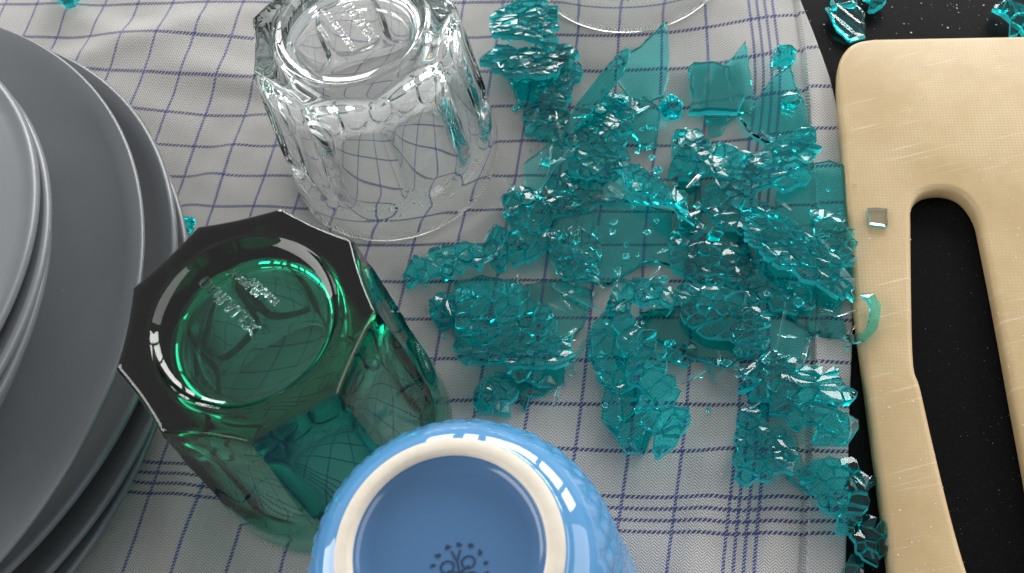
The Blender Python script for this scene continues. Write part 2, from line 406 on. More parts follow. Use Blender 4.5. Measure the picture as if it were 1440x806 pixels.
plate('dinner_plate', M['slate'], 141, 61, 4, fit_c(Dp, 141, 61), 'large flat slate grey dinner plate with pale rim line, top one of the big plates', curve=4, foot=0.7, tr=2.2)
fc = fit_c(Fp, 118, 73)-[4.5, 0]; ec = fit_c(Ep, 100, 92)
plate('side_plate', M['ash'], 118, 73, 8, fc, 'lighter grey side plate lying on the large flat plate, lowest of the small stack', tr=4.2)
plate('side_plate', M['ash'], 112, 80, 8, fc+(ec-fc)*0.38+[0.6, -3], 'lighter grey side plate in the middle of the small stack', tr=3.6)
plate('side_plate', M['ash'], 106, 86, 8, fc+(ec-fc)*0.70+[0.3, -2], 'lighter grey side plate directly beneath the topmost dish', tr=3.6)
plate('shallow_bowl', M['ash'], 100, 92, 12, ec-[3.5, 0], 'topmost light grey dish of the small stack cut off by the left edge', 'bowl', curve=1.5, tr=4.4)

# ------------------------------------------------------------------ faceted tumblers standing upside down
H, RIM, FOOT = 88.0, 42.5, 36.4
def tumbler(name, mat, pos, spin, label, cat='glass', nang=216, zs_=1.0):
    t = empty(name, (pos[0], pos[1], 0.55)); tag(t, label, cat, 'faceted tumblers standing upside down')
    zs = [0.0, 0.5, 1.2, 2.5, 5, 8, 11, 13, 15, 17, 19, 21, 23, 25, 28, 31, 35, 40, 45, 50, 55, 60, 64, 68, 71, 73, 75, 76.5, 78, 79.5, 81, 82.5, 84, 85.2, 86.2, 87, 87.6, 88.0]
    def outer(z, ph):
        R = RIM + (FOOT+0.6-RIM)*(z/H)
        if z < 1.2: R -= 1.5*(1-math.sqrt(max(0, 1-((1.2-z)/1.2)**2)))
        hs = math.pi/9; a = ((ph+hs) % (2*hs))-hs            # -20..20 deg, ridge at +-20
        u = abs(a)/hs
        chord = R*(1-math.cos(hs)/math.cos(a))
        za = 17.5 + 9.0*u**2.6                                # arch near the rim
        m = min(1, max(0, (z-za)/8.0)); m = m*m*(3-2*m)
        k = min(1, max(0, (z-68)/7.5)); k = k*k*(3-2*k)       # thick shoulder near the foot
        deep = 1.1*(1-u**3)*m*(1-k)
        fl = min(1, max(0, (u-0.80)/0.2)); rid = 0.5*fl*m*(1-k)
        r = R - chord*m*(1.0+0.25*k) - deep + rid
        if z > 84: r -= 1.4*(1-math.sqrt(max(0, 1-((z-84)/4.0)**2)))
        return r
    V = []; n = nang; F = []
    for i in range(n):
        ph = 2*math.pi*i/n
        c, s = math.cos(ph+spin-math.pi/9), math.sin(ph+spin-math.pi/9)
        col = [(outer(z, ph), z) for z in zs]
        rt = col[-1][0]
        # underside of the foot (now on top): flat land, ring groove, recessed disc
        def land(f): return 27.3 + (rt-27.3)*f
        col += [(land(.8), 88.1), (land(.5), 88.1), (land(.2), 88.0), (27.4, 87.9), (26.9, 88.2), (26.4, 88.15), (25.9, 87.6), (25.0, 86.2), (23.0, 85.0), (20, 84.4), (14, 84.1), (7, 84.0)]
        V += [(r*c, r*s, z) for r, z in col]; k = len(col)
    for i in range(n):
        j = (i+1) % n
        for q_ in range(k-1): F.append((i*k+q_, j*k+q_, j*k+q_+1, i*k+q_+1))
    V.append((0, 0, 84.0)); top = len(V)-1
    for i in range(n): F.append((i*k+k-1, ((i+1) % n)*k+k-1, top))
    # inner wall and inside of the bottom (closed solid)
    inn = [(RIM-1.9, 0.25), (RIM-2.6, 1.2), (RIM-2.95, 4), (RIM-3.7, 11), (RIM-6.6, 21), (RIM-8.4, 34), (RIM-9.7, 48), (RIM-11.3, 60), (RIM-13.2, 68), (RIM-16.0, 73.0), (RIM-20, 75.8), (RIM-26, 77.0), (RIM-34, 77.5)]
    inn = spline([np.array(p_) for p_ in inn], 3, False); ki = len(inn); b0 = len(V)
    for i in range(n):
        ph = 2*math.pi*i/n; c, s = math.cos(ph+spin-math.pi/9), math.sin(ph+spin-math.pi/9)
        V += [(r*c, r*s, z) for r, z in inn]
    V.append((0, 0, 77.6)); ti = len(V)-1
    for i in range(n):
        j = (i+1) % n
        F.append((i*k, b0+i*ki, b0+j*ki, j*k))
        for q_ in range(ki-1): F.append((b0+i*ki+q_, b0+i*ki+q_+1, b0+j*ki+q_+1, b0+j*ki+q_))
        F.append((b0+i*ki+ki-1, ti, b0+j*ki+ki-1))
    V = [(a_, b_, c_*zs_) for a_, b_, c_ in V]
    g = obj('glass_body', V, F, mat, t); autosmooth(g, 42)
    return t
def emboss(t, mat, words, z, name='embossed_lettering'):
    """raised mirrored lettering on the recessed disc; words = (text, size mm, x, y, angle)"""
    for txt, sz, x, y, ang in words:
        cu = bpy.data.curves.new('t', 'FONT'); cu.body = txt; cu.size = sz*S; cu.extrude = 0.25*S; cu.bevel_depth = 0.09*S; cu.bevel_resolution = 1; cu.resolution_u = 3
        cu.align_x = 'CENTER'; cu.align_y = 'CENTER'; cu.space_character = 1.15; cu.offset = 0.0
        tmp = bpy.data.objects.new('t', cu); C.objects.link(tmp); bpy.context.view_layer.update()
        m = bpy.data.meshes.new_from_object(tmp.evaluated_get(bpy.context.evaluated_depsgraph_get()))
        bpy.data.objects.remove(tmp)
        for v in m.vertices: v.co.x *= -1
        m.flip_normals(); m.materials.clear(); m.materials.append(mat)
        o = bpy.data.objects.new(name, m); C.objects.link(o); o.parent = t
        o.location = (x*S, y*S, z*S); o.rotation_euler = (0, 0, ang)
t = tumbler('faceted_tumbler', M['green'], G_POS, 0.142+math.pi, 'dark bottle green faceted tumbler upside down between the plates and the blue mug')
def eb(pos, px, py, z=85.0):
    q_ = at(px, py, z); return q_[0]-pos[0], q_[1]-pos[1]
GA = math.radians(-56)
emboss(t, M['green'], [('DURALEX', 5.2, *eb(G_POS, 322, 428), GA+math.pi), ('MADE IN', 2.8, *eb(G_POS, 345, 398), GA+math.pi), ('FRANCE', 2.8, *eb(G_POS, 372, 410), GA+math.pi)], 84.5)
t = tumbler('faceted_tumbler', M['clear'], CL_POS, 2.73, 'whole clear faceted tumbler upside down on the towel, above the green one', zs_=0.835)
emboss(t, M['clear'], [('DURALEX', 5.2, *eb(CL_POS, 503, 24, 71.0), GA-0.25+math.pi), ('MADE IN FRANCE', 2.8, *eb(CL_POS, 476, 40, 71.0), GA-0.25+math.pi), ('TREMPE', 2.2, *eb(CL_POS, 455, 46, 71.0), GA-0.25+math.pi)], 84.5*0.835)
t = tumbler('faceted_tumbler', M['clear'], CL2_POS, 0.1, 'clear tumbler at the top edge, only its rim showing above the teal panes')

# ------------------------------------------------------------------ mug
q = NB('blue_glaze'); tc = q.obj(); n = q.noise(tc, 60, 3, 0.6)
q.l(q.mix(n, (0.065, 0.215, 0.43), (0.08, 0.255, 0.48)), q.b.inputs['Base Color']); q.b.inputs['Roughness'].default_value = 0.05
q.b.inputs['Coat Weight'].default_value = 0.6; q.b.inputs['Coat Roughness'].default_value = 0.04; q.b.inputs['IOR'].default_value = 1.5
M['blue'] = q.m
q = NB('blue_base_glaze'); q.b.inputs['Base Color'].default_value = (0.05, 0.125, 0.255, 1); q.b.inputs['Roughness'].default_value = 0.12; M['blue_base'] = q.m
q = NB('bare_ceramic'); q.l(q.mix(q.noise(q.obj(), 300, 3, 0.6), (0.50, 0.45, 0.37), (0.64, 0.585, 0.50)), q.b.inputs['Base Color']); q.b.inputs['Roughness'].default_value = 0.7; M['bisque'] = q.m
q = NB('stamp_ink'); q.b.inputs['Base Color'].default_value = (0.012, 0.035, 0.07, 1); q.b.inputs['Roughness'].default_value = 0.2; M['ink'] = q.m
mug = empty('quilted_mug', (MUG_POS[0], MUG_POS[1], 0.6)); tag(mug, 'upside down blue mug with quilted dimples and cream foot ring at the bottom edge', 'mug')
prof = [(43.6, 0), (44.8, 1.0), (44.8, 4), (44.3, 12), (43.2, 25), (41.6, 38), (40.0, 50), (39.6, 60), (39.0, 68), (38.0, 75), (36.4, 81), (34.2, 85.6), (31.6, 88.8), (29.0, 90.7), (27.4, 91.5), (26.8, 92.4)]
pz = spline([np.array(p_) for p_ in prof], 6, False)
n = 300; V = []; F = []; k = len(pz)
for i in range(n):
    a = 2*math.pi*i/n
    for r, z in pz:
        amp = 1.15*float(sm(88, 80, z))*float(sm(2, 8, z))
        # rounded diamonds: 26 round, rows 7.2 mm apart, every other row shifted
        uu = a/(2*math.pi)*30; vv = z/4.4
        b = abs(math.cos(math.pi*(uu+vv*0.5)))*abs(math.cos(math.pi*(uu-vv*0.5)))
        r2 = r + amp*(b**0.7-0.45)
        V.append((r2*math.cos(a), r2*math.sin(a), z))
inn = [(41.6, 0.3), (41.0, 3), (39.0, 30), (35.6, 60), (30, 82), (20, 87), (0.5, 88)]
b0 = len(V); ki = len(inn)
for i in range(n):
    a = 2*math.pi*i/n; V += [(r*math.cos(a), r*math.sin(a), z) for r, z in inn]
for i in range(n):
    j = (i+1) % n
    for q_ in range(k-1): F.append((i*k+q_, j*k+q_, j*k+q_+1, i*k+q_+1))
    F.append((i*k, b0+i*ki, b0+j*ki, j*k))
    for q_ in range(ki-1): F.append((b0+i*ki+q_, b0+i*ki+q_+1, b0+j*ki+q_+1, b0+j*ki+q_))
obj('mug_body', V, F, M['blue'], mug, smooth=True)
V, F = lathe([(26.85, 92.2), (26.8, 93.6), (26.4, 94.6), (25.2, 95.1), (23.6, 95.25), (23.2, 95.0), (22.7, 94.3), (22.5, 93.2), (22.4, 91.0)], 160)
obj('foot_ring', V, F, M['bisque'], mug, smooth=True)
V, F = lathe([(22.55, 93.3), (22.0, 92.2), (20.8, 91.3), (18.5, 90.9), (15, 90.6), (8, 90.5), (0.02, 90.5)], 128)
obj('recessed_base', V, F, M['blue_base'], mug, smooth=True)
# stamped maker's mark: ring of small blurred characters around a knot of four loops
st_ = []; F = []; cxs, cys = at(646, 806, 91)[:2] - np.array(MUG_POS)
def quad(x, y, a, l, wd, z=90.63):
    n = len(st_); c, s = math.cos(a), math.sin(a)
    for u, v in ((-l, -wd), (l, -wd), (l, wd), (-l, wd)): st_.append((cxs+x+u*c-v*s, cys+y+u*s+v*c, z))
    F.append((n, n+1, n+2, n+3))
for i in range(15):
    a = math.radians(24*i+8); r = 6.6
    for kx in range(5):
        quad(r*math.cos(a)+random.uniform(-.35, .35), r*math.sin(a)+random.uniform(-.35, .35), a+random.choice((0, math.pi/2, .6)), random.uniform(.3, .62), random.uniform(.14, .22), 90.63+kx*0.012+i*.0007)
for sx, sy in ((-1, 1), (1, 1), (-1, -1), (1, -1)):
    for j in range(16):
        a = 2*math.pi*j/16; quad(sx*2.5+1.5*math.cos(a), sy*1.9+1.35*math.sin(a), a+math.pi/2, .34, .2, 90.68+j*.0006)
for x1, y1, x2, y2 in ((-.9, 5.4, 0, 2.6), (1.2, 5.2, 0, 2.6), (0, 3.2, .2, -3.2), (-2.6, 1.0, 2.6, -1.0), (-2.6, -1.2, 2.6, 1.1), (0, -3, -1.2, -5.2), (0, -3, 1.2, -5.2)):
    quad((x1+x2)/2, (y1+y2)/2, math.atan2(y2-y1, x2-x1), math.hypot(x2-x1, y2-y1)/2, .2, 90.70+x1*.001)
obj('stamped_mark', st_, F, M['ink'], mug)
# handle, pointing out of the bottom of the picture
pts = []; hd = -UP[:2]/np.hypot(*UP[:2])
hp = spline([np.array(p_) for p_ in [(38, 20), (52, 18), (64, 30), (66, 46), (60, 62), (48, 70), (36, 70)]], 6, False)
V = []; F = []; sd = np.array([-hd[1], hd[0]])
for i, (r, z) in enumerate(hp):
    d = hp[min(i+1, len(hp)-1)]-hp[max(i-1, 0)]; d /= np.hypot(*d); nn = np.array([-d[1], d[0]])
    for j in range(14):
        a = 2*math.pi*j/14; rr, zz_ = np.array([r, z])+nn*3.2*math.cos(a); ss = 5.2*math.sin(a)
        V.append((hd[0]*rr+sd[0]*ss, hd[1]*rr+sd[1]*ss, zz_))
for i in range(len(hp)-1):
    for j in range(14): F.append((i*14+j, i*14+(j+1) % 14, (i+1)*14+(j+1) % 14, (i+1)*14+j))
obj('handle', V, F, M['blue'], mug, smooth=True)

# ------------------------------------------------------------------ broken teal glass
def inpoly(P, x, y):
    c = False; n = len(P); j = n-1
    for i in range(n):
        if (P[i][1] > y) != (P[j][1] > y) and x < (P[j][0]-P[i][0])*(y-P[i][1])/(P[j][1]-P[i][1]+1e-12)+P[i][0]: c = not c
        j = i
    return c
def clip(poly, p, nrm):
    out = []
    for i in range(len(poly)):
        a, b = poly[i], poly[(i+1) % len(poly)]; da = (a-p)@nrm; db = (b-p)@nrm
        if da <= 0: out.append(a)
        if da*db < 0: out.append(a+(b-a)*da/(da-db))
    return out
def cells(P, size, asp=1.0, ang=0.0):
    if asp != 1.0:
        ca, sa = math.cos(ang), math.sin(ang); Mx = np.array([[ca/asp**.5, sa/asp**.5], [-sa*asp**.5, ca*asp**.5]]); Mi = np.linalg.inv(Mx)
        return [(Mi @ c, pl @ Mi.T) for c, pl in cells(P @ Mx.T, size)]
    lo = P.min(0)-size*1.5; hi = P.max(0)+size*1.5
    pts = []; j = 0; y = lo[1]
    while y < hi[1]:
        x = lo[0]+(size/2 if j % 2 else 0)
        while x < hi[0]:
            if RNG.random() > .16: pts.append(np.array([x, y])+RNG.uniform(-.42, .42, 2)*size)
            if RNG.random() < .2: pts.append(np.array([x, y])+RNG.uniform(-.6, .6, 2)*size)
            x += size
        y += size*0.86; j += 1
    pts = np.array(pts); out = []
    for i, c in enumerate(pts):
        if not inpoly(P, *c): continue
        poly = [c+np.array(v)*size*1.5 for v in ((-1, -1), (1, -1), (1, 1), (-1, 1))]
        d = np.hypot(*(pts-c).T); near = np.argsort(d)[1:14]
        for k in near:
            poly = clip(poly, (c+pts[k])/2, (pts[k]-c)/d[k])
            if len(poly) < 3: break
        if len(poly) >= 3:
            for k, v in enumerate(poly):       # broken rim follows the outline of the lump
                if not inpoly(P, *v):
                    lo_, hi_ = 0.0, 1.0
                    for _ in range(8):
                        m_ = (lo_+hi_)/2
                        if inpoly(P, *(c+(v-c)*m_)): lo_ = m_
                        else: hi_ = m_
                    poly[k] = c+(v-c)*max(lo_, .35)
            out.append((c, np.array(poly)))
    return out
def surf(c0, z0, tilt, az, bend, baz, dome=0.0, dr=1.0):
    ta = math.radians(az); ba = math.radians(baz); T = math.tan(math.radians(tilt))
    def f(x, y):
        dx, dy = x-c0[0], y-c0[1]
        u = dx*math.cos(ta)+dy*math.sin(ta); v = dx*math.cos(ba)+dy*math.sin(ba)
        return z0 + T*u + (v*v/(2*bend) if bend else 0) + (dome*math.sqrt(max(0.0, 1-min(1.0, (dx*dx+dy*dy)/(dr*dr)))) if dome else 0)
    return f
def floor_z(x, y, on):
    if on == 'board': return BZ
    if on == 'counter': return -1.2
    return float(cloth_top(np.array([x]), np.array([y]))[0])
def fragment(poly, f, thick, rough, bump=0.6):
    """one broken cell as a closed prism following surface f; ring sizes differ so the cut faces slant"""
    n = len(poly); c = poly.mean(0); V = []
    tx, ty = RNG.normal(0, rough, 2); dz = RNG.normal(0, rough*1.2)
    rings = [(0.97, 0.0), (1.0, 0.3), (RNG.uniform(.97, 1.0), 0.8), (RNG.uniform(.86, .93), 1.0)]
    sh = RNG.normal(0, 0.03*max(1.0, rough*6), (4, 2))*thick
    for k, (s, h) in enumerate(rings):
        for p in poly:
            q = c+(p-c)*s+sh[k]; loc = f(*q) + (q-c)@np.array([tx, ty]) + dz
            V.append((q[0], q[1], loc+thick*h))
    V.append((c[0], c[1], f(*c)+dz+thick*(1.0+RNG.uniform(-.03, .16)*bump)))
    V.append((c[0], c[1], f(*c)+dz-thick*0.02))
    F = []
    for k in range(3):
        for i in range(n):
            j = (i+1) % n; F.append((k*n+i, k*n+j, (k+1)*n+j, (k+1)*n+i))
    for i in range(n):
        j = (i+1) % n; F.append((3*n+i, 3*n+j, 4*n)); F.append((j, i, 4*n+1))
    return np.array(V), F
CL_LIST = []
def clump(px, label, z0=3.0, size=4.2, thick=3.6, tilt=0, az=0, bend=0, baz=0, rough=0.10, on='towel', name='glass_chunk', mat='teal', layers=1, drop=0.0, gap=0.992, asp=None, ang=None, dome=None):
    asp = asp or RNG.uniform(1.0, 2.0); ang = RNG.uniform(0, math.pi) if ang is None else math.radians(ang)
    rough *= 0.42; size = max(4.4, size*RNG.uniform(1.0, 1.6)); px = [(sum(p[0] for p in px)/len(px)+(a_-sum(p[0] for p in px)/len(px))*1.12, sum(p[1] for p in px)/len(px)+(b_-sum(p[1] for p in px)/len(px))*1.12) for a_, b_ in px]
    P = P2(px, z0+thick/2); c0 = P.mean(0)
    dr_ = float(np.percentile(np.hypot(*(P-c0).T), 75))*1.15; dome = (0.8 if 'sheet' in label else min(5.5, dr_*0.42)) if dome is None else dome
    fs_ = surf(c0, 0, tilt, az, abs(bend)*1.6*(1 if bend > 0 else -1), baz, dome, dr_); p1, p2 = RNG.uniform(0, 6, 2); k1, k2 = RNG.uniform(.35, .6, 2)
    f0 = lambda x, y: fs_(x, y) + 0.3*math.sin(x*k1+y*.2+p1) + 0.3*math.sin(y*k2-x*.15+p2)
    cl = [(0, c) for c in cells(P, size, asp, ang)]
    if layers > 1:
        Pi = c0+(P-c0)*0.72; cl += [(1, c) for c in cells(Pi, size*1.1, asp, ang+.8)]
    frs = []; low = 1e9
    for lay, (c, poly) in cl:
        if drop and RNG.random() < drop: continue
        poly = poly.mean(0)+(poly-poly.mean(0))*gap
        f = (lambda x, y: f0(x, y)+lay*thick*1.02)
        V, F = fragment(poly, f, thick*RNG.uniform(.85, 1.12), rough*(1+lay))
        frs.append((V, F)); low = min(low, V[:, 2].min())
    if not frs: return None
    # rest it: lowest point at z0 above whatever is under it
    zf = max(floor_z(c0[0], c0[1], on), floor_z(*P[0], on)) if on == 'towel' else floor_z(0, 0, on)
    lift = z0+zf-low
    root = empty(name, (c0[0], c0[1], zf+z0)); tag(root, label, 'glass shard', 'broken pieces of teal glass')
    o3 = np.array([c0[0], c0[1], zf+z0])
    for V, F in frs:
        V = V + [0, 0, lift]; fo = obj('fragment', V-o3, F, M[mat], root)
        fo.data.materials.append(M['pane_frost' if mat == 'teal_light' else 'teal_frost']); nn_ = (len(V)-2)//4
        for q_ in range(0, 2*nn_): fo.data.polygons[q_].material_index = 1
    return root
def pane(px, label, z0=0.3, thick=3.0, tilt=0, az=0, bend=0, baz=0, on='towel', mat='teal_light', name='glass_shard', smoothn=2, ridges=0):
    """unbroken curved piece: outline filled on a fine grid, with bevelled broken edge"""
    P = P2(px, z0+thick/2); c0 = P.mean(0)
    pts = []
    for i in range(len(P)):
        a, b = P[i], P[(i+1) % len(P)]; n = max(1, int(np.hypot(*(b-a))/2.2))
        for k in range(n):
            q = a+(b-a)*k/n
            pts.append(q+(RNG.normal(0, 0.22, 2) if k else 0))
    pts = np.array(pts); f = surf(c0, 0, tilt, az, bend, baz)
    V = []; F = []; rings = []
    for d, h in [(0.35, 0), (0.0, 0.25), (0.12, 0.7), (0.75, 1.0)]:
        Q = inset(pts, d) if d else pts
        rings.append(len(V)); V += [(*(q_-c0), f(*q_)+thick*h) for q_ in Q]
    n = len(pts)
    for a, b in zip(rings, rings[1:]):
        for i in range(n): F.append((a+i, a+(i+1) % n, b+(i+1) % n, b+i))
    for R_, top in ((rings[0], 0), (rings[-1], 1)):
        Q = np.array([V[R_+i][:2] for i in range(n)]); inner = []
        stp = 1.3 if ridges else 2.4
        if bend or ridges:
            for gx_ in np.arange(Q[:, 0].min(), Q[:, 0].max(), stp):
                for gy_ in np.arange(Q[:, 1].min(), Q[:, 1].max(), stp):
                    if inpoly(Q, gx_, gy_) and np.min(np.hypot(*(Q-[gx_, gy_]).T)) > stp*.6: inner.append((gx_, gy_))
        vv = [Vector(p_) for p_ in Q]+[Vector(p_) for p_ in inner]
        r = delaunay_2d_cdt(vv, [(i, (i+1) % n) for i in range(n)], [], 1, 1e-6)
        mp_ = {}
        for k, (co, orig) in enumerate(zip(r[0], r[3])):
            o_ = [q_ for q_ in orig if q_ < n]
            if o_: mp_[k] = R_+o_[0]
            else:
                mp_[k] = len(V); V.append((co[0], co[1], f(co[0]+c0[0], co[1]+c0[1])+thick*top+(ridges*math.sin(co[0]*1.1+co[1]*.5) if top else 0)))
        for fc_ in r[2]:
            g_ = [mp_[k] for k in fc_]
            if len(set(g_)) >= 3: F.append(g_ if top else g_[::-1])
    bm = bmesh.new(); bv = [bm.verts.new(v) for v in V]
    for g_ in F:
        try: bm.faces.new([bv[k] for k in g_])
        except ValueError: pass
    bmesh.ops.recalc_face_normals(bm, faces=bm.faces)
    zf = floor_z(c0[0], c0[1], on); low = min(v.co.z for v in bm.verts)
    for v in bm.verts: v.co.z += z0-low; v.co *= S
    me = bpy.data.meshes.new(name); bm.to_mesh(me); bm.free(); me.materials.append(M[mat]); me.materials.append(M['teal_frost' if mat != 'clear' else 'pane_frost'])
    for q_ in range(2*n): me.polygons[q_].material_index = 1
    o = bpy.data.objects.new(name, me); C.objects.link(o); o.location = (c0[0]*S, c0[1]*S, zf*S); autosmooth(o, 25)
    return tag(o, label, 'glass shard', 'broken pieces of teal glass')
def splinter(pts, width, thick, label, mat='teal_dark', z=None, name='glass_splinter'):
    """long thin piece along points (px, py, height mm)"""
    P = np.array([at(a, b, h) for a, b, h in pts]); c = P.mean(0); V = []; F = []
    for i, p in enumerate(P):
        d = P[min(i+1, len(P)-1)]-P[max(i-1, 0)]; d /= np.linalg.norm(d); s = np.cross(d, [0, 0, 1]); s /= np.linalg.norm(s); u = np.cross(s, d)
        k = 1.0 if 0 < i < len(P)-1 else 0.45
        for a, b in ((-1, -.6), (.8, -1), (1, .7), (-.7, 1)): V.append(p-c+s*a*width/2*k+u*b*thick/2*k)
    for i in range(len(P)-1):
        for j in range(4): F.append((i*4+j, i*4+(j+1) % 4, i*4+4+(j+1) % 4, i*4+4+j))
    F.append((3, 2, 1, 0)); e = (len(P)-1)*4; F.append((e, e+1, e+2, e+3))
    o = obj(name, V, F, M[mat], loc=c)
    bm = bmesh.new(); bm.from_mesh(o.data); bmesh.ops.recalc_face_normals(bm, faces=bm.faces); bm.to_mesh(o.data); bm.free(); return tag(o, label, 'glass shard', 'broken pieces of teal glass')
def nugget(px, py, r, label, z0=0.0, on='towel', mat='teal', name='glass_nugget', flat=0.8, group='loose teal glass nuggets'):
    if name == 'glass_nugget': r *= 1.4
    base = floor_z(*at(px, py, 0)[:2], on)+z0
    c = at(px, py, base+r*flat); bm = bmesh.new(); a0 = RNG.uniform(0, 6.28); ax, ay = RNG.uniform(.8, 1.25), RNG.uniform(.75, 1.1)
    n = 4+int(RNG.integers(0, 2))
    for zl, k in ((-1, .8), (-.1, 1.05), (1, .72)):
        for i in range(n):
            a = a0+2*math.pi*i/n+RNG.uniform(-.3, .3); q = r*k*RNG.uniform(.85, 1.12)
            bm.verts.new((q*math.cos(a)*ax*S, q*math.sin(a)*ay*S, r*flat*zl*S*RNG.uniform(.75, 1)))
    r_ = bmesh.ops.convex_hull(bm, input=bm.verts)
    dead = [g for g in bm.verts if not g.link_faces]
    bmesh.ops.delete(bm, geom=dead, context='VERTS'); bmesh.ops.recalc_face_normals(bm, faces=bm.faces)
    bmesh.ops.bevel(bm, geom=bm.edges[:], offset=r*0.05*S, segments=1, affect='EDGES')
    me = bpy.data.meshes.new(name); bm.to_mesh(me); bm.free(); me.materials.append(M[mat])
    o = bpy.data.objects.new(name, me); C.objects.link(o); o.location = [v*S for v in c]
    return tag(o, label, 'glass shard', group)
# --- panes lying lowest
pane([(712,108),(700,80),(760,95),(765,130),(756,168),(730,150)], 'flat teal piece under the upper left heap, beside the clear tumbler', 0.2, tilt=4, az=60, mat='teal')
pane([(868,122),(872,100),(905,78),(937,53),(941,90),(941,118),(934,141),(905,146),(880,138)], 'see-through teal shard with a long straight point, topmost of the pale panes', 1.0, 2.4, tilt=16, az=80, bend=45, baz=150)
pane([(905,145),(926,158),(925,206),(900,211),(884,190),(890,160)], 'small upright teal pane below the pointed see-through shard', 0.3, 2.8, tilt=10, az=100, bend=40, baz=0)
pane([(1018,92),(1030,84),(1048,63),(1056,110),(1062,150),(1058,165),(1030,160)], 'thin pointed teal pane half behind the dark curved slab', 0.2, 2.4, tilt=6, az=20)
pane([(967,96),(975,89),(1003,88),(1026,96),(1033,120),(1047,140),(1036,165),(1000,162),(968,165),(973,140),(970,118)], 'dark teal slab with a raised rim above the tall crackled piece', 2.0, 4.0, tilt=-5, az=80, mat='teal_cloudy')
pane([(990,165),(1030,165),(1015,190),(1000,194)], 'thin teal spike pointing down from the dark curved slab', 0.2, 1.6)
pane([(1036,170),(1065,140),(1088,112),(1110,101),(1118,125),(1132,150),(1141,190),(1110,208),(1075,205),(1050,190)], 'broad see-through teal pane near the towel hem with a small nugget on it', 0.2, 2.8, tilt=3, az=60, bend=60, baz=20)
pane([(1088,278),(1130,238),(1165,232),(1190,242),(1195,300),(1190,335),(1150,342),(1095,335)], 'flat teal pane lying over the towel hem beside the cutting board', 0.2, 2.6, tilt=2, az=20)
pane([(1060,330),(1110,322),(1178,325),(1196,350),(1194,400),(1180,440),(1192,478),(1140,470),(1090,440),(1062,390)], 'wide teal pane under the right end of the pile over the hem', 0.2, 2.6, tilt=4, az=30, mat='teal_light')
pane([(838,285),(900,290),(945,300),(948,350),(944,378),(925,372),(905,372),(880,388),(858,404),(830,398),(790,385),(776,350),(785,300)], 'largest see-through teal pane in the middle with one wavy edge', 0.3, 2.6, tilt=2, az=90, bend=90, baz=90)
pane([(770,215),(800,205),(822,240),(812,300),(775,300),(765,260)], 'teal pane standing over the towel left of the central heap', 0.4, 2.2, tilt=10, az=10)
pane([(738,240),(762,225),(780,215),(772,262),(745,295),(735,270)], 'thin pale teal pane leaning by the rounded curl', 0.4, 1.8, tilt=14, az=50, mat='teal_light')
pane([(800,235),(845,225),(900,240),(960,285),(975,330),(940,300),(880,292),(830,292),(795,300)], 'ribbed teal pane running across the top of the centre', 3.4, 2.6, tilt=6, az=-60, bend=60, baz=60, ridges=0.25)
pane([(638,400),(680,388),(735,402),(740,440),(722,475),(690,500),(655,498),(636,470)], 'flat teal pane left of centre under the cracked arc', 0.3, 2.6, tilt=3, az=0, mat='teal')
pane([(740,400),(790,395),(838,410),(820,460),(790,490),(745,470)], 'thin teal pane lying low between the two lower heaps', 0.2, 1.6)
pane([(725,525),(760,520),(795,515),(795,540),(765,558),(745,560),(738,580),(730,560)], 'teal shard with a downward thorn under the lower left heap', 0.3, 2.6, tilt=3, az=0, mat='teal_dark')
pane([(826,505),(832,460),(858,432),(885,450),(905,520),(925,600),(905,640),(862,612),(845,590),(850,545)], 'dark teal pane under the curved ridge near the mug', 0.3, 2.8, tilt=4, az=160, bend=50, baz=0, mat='teal')
pane([(898,440),(960,430),(1050,440),(1060,500),(1020,520),(985,508),(960,500),(912,478)], 'dark teal pane under the thread web at lower centre', 0.3, 3.0, mat='teal_dark', tilt=2)
pane([(948,250),(985,250),(988,330),(985,350),(965,345),(950,300)], 'narrow dark teal pane below the tall crackled piece', 0.3, 3.0, mat='teal_dark')
pane([(985,330),(1045,325),(1065,380),(1030,410),(985,395)], 'dark teal pane in the hollow right of centre', 0.3, 3.0, mat='teal_dark')
pane([(1040,520),(1080,500),(1128,520),(1120,575),(1072,590),(1050,560)], 'teal pane tucked under the big lower right lump', 0.3, 2.6, mat='teal')
pane([(1085,440),(1130,430),(1140,500),(1120,525),(1075,515),(1060,470)], 'cloudy teal pane between the pile and the lower right lump', 0.4, 2.2, mat='teal_light')
pane([(1090,615),(1118,618),(1128,655),(1140,700),(1125,690),(1105,675)], 'curled teal flake joining the two lowest pieces', 0.3, 2.0, tilt=8, az=40)
# --- crackled sheets and heaps
clump([(696,45),(705,30),(728,22),(745,2),(768,8),(785,32),(776,58),(795,75),(790,92),(760,80),(735,70),(700,68)], 'crackled teal heap at the top left of the pile', 3.0, 3.2, 3.2, tilt=8, az=200, bend=30, baz=40, rough=.16, layers=1)
clump([(680,90),(698,72),(735,78),(765,72),(790,92),(780,112),(760,122),(730,120),(700,108)], 'second crackled teal lobe touching the clear tumbler', 4.5, 3.0, 3.4, tilt=10, az=250, bend=20, baz=90, rough=.14, layers=1)
clump([(780,72),(800,72),(817,92),(818,115),(800,122),(782,108)], 'short crackled teal block right of the top left heap', 1.0, 3.6, 3.2, tilt=6, az=30, rough=.15)
clump([(762,112),(790,108),(805,125),(800,165),(775,170),(755,150)], 'crackled teal lump behind the long dark shard', 1.0, 3.2, 3.4, rough=.16, bend=25, baz=0)
clump([(735,165),(760,150),(800,170),(800,200),(770,205),(740,195)], 'sparkling teal crumble between the clear tumbler and the long dark shard', .4, 3.0, 2.8, rough=.2)
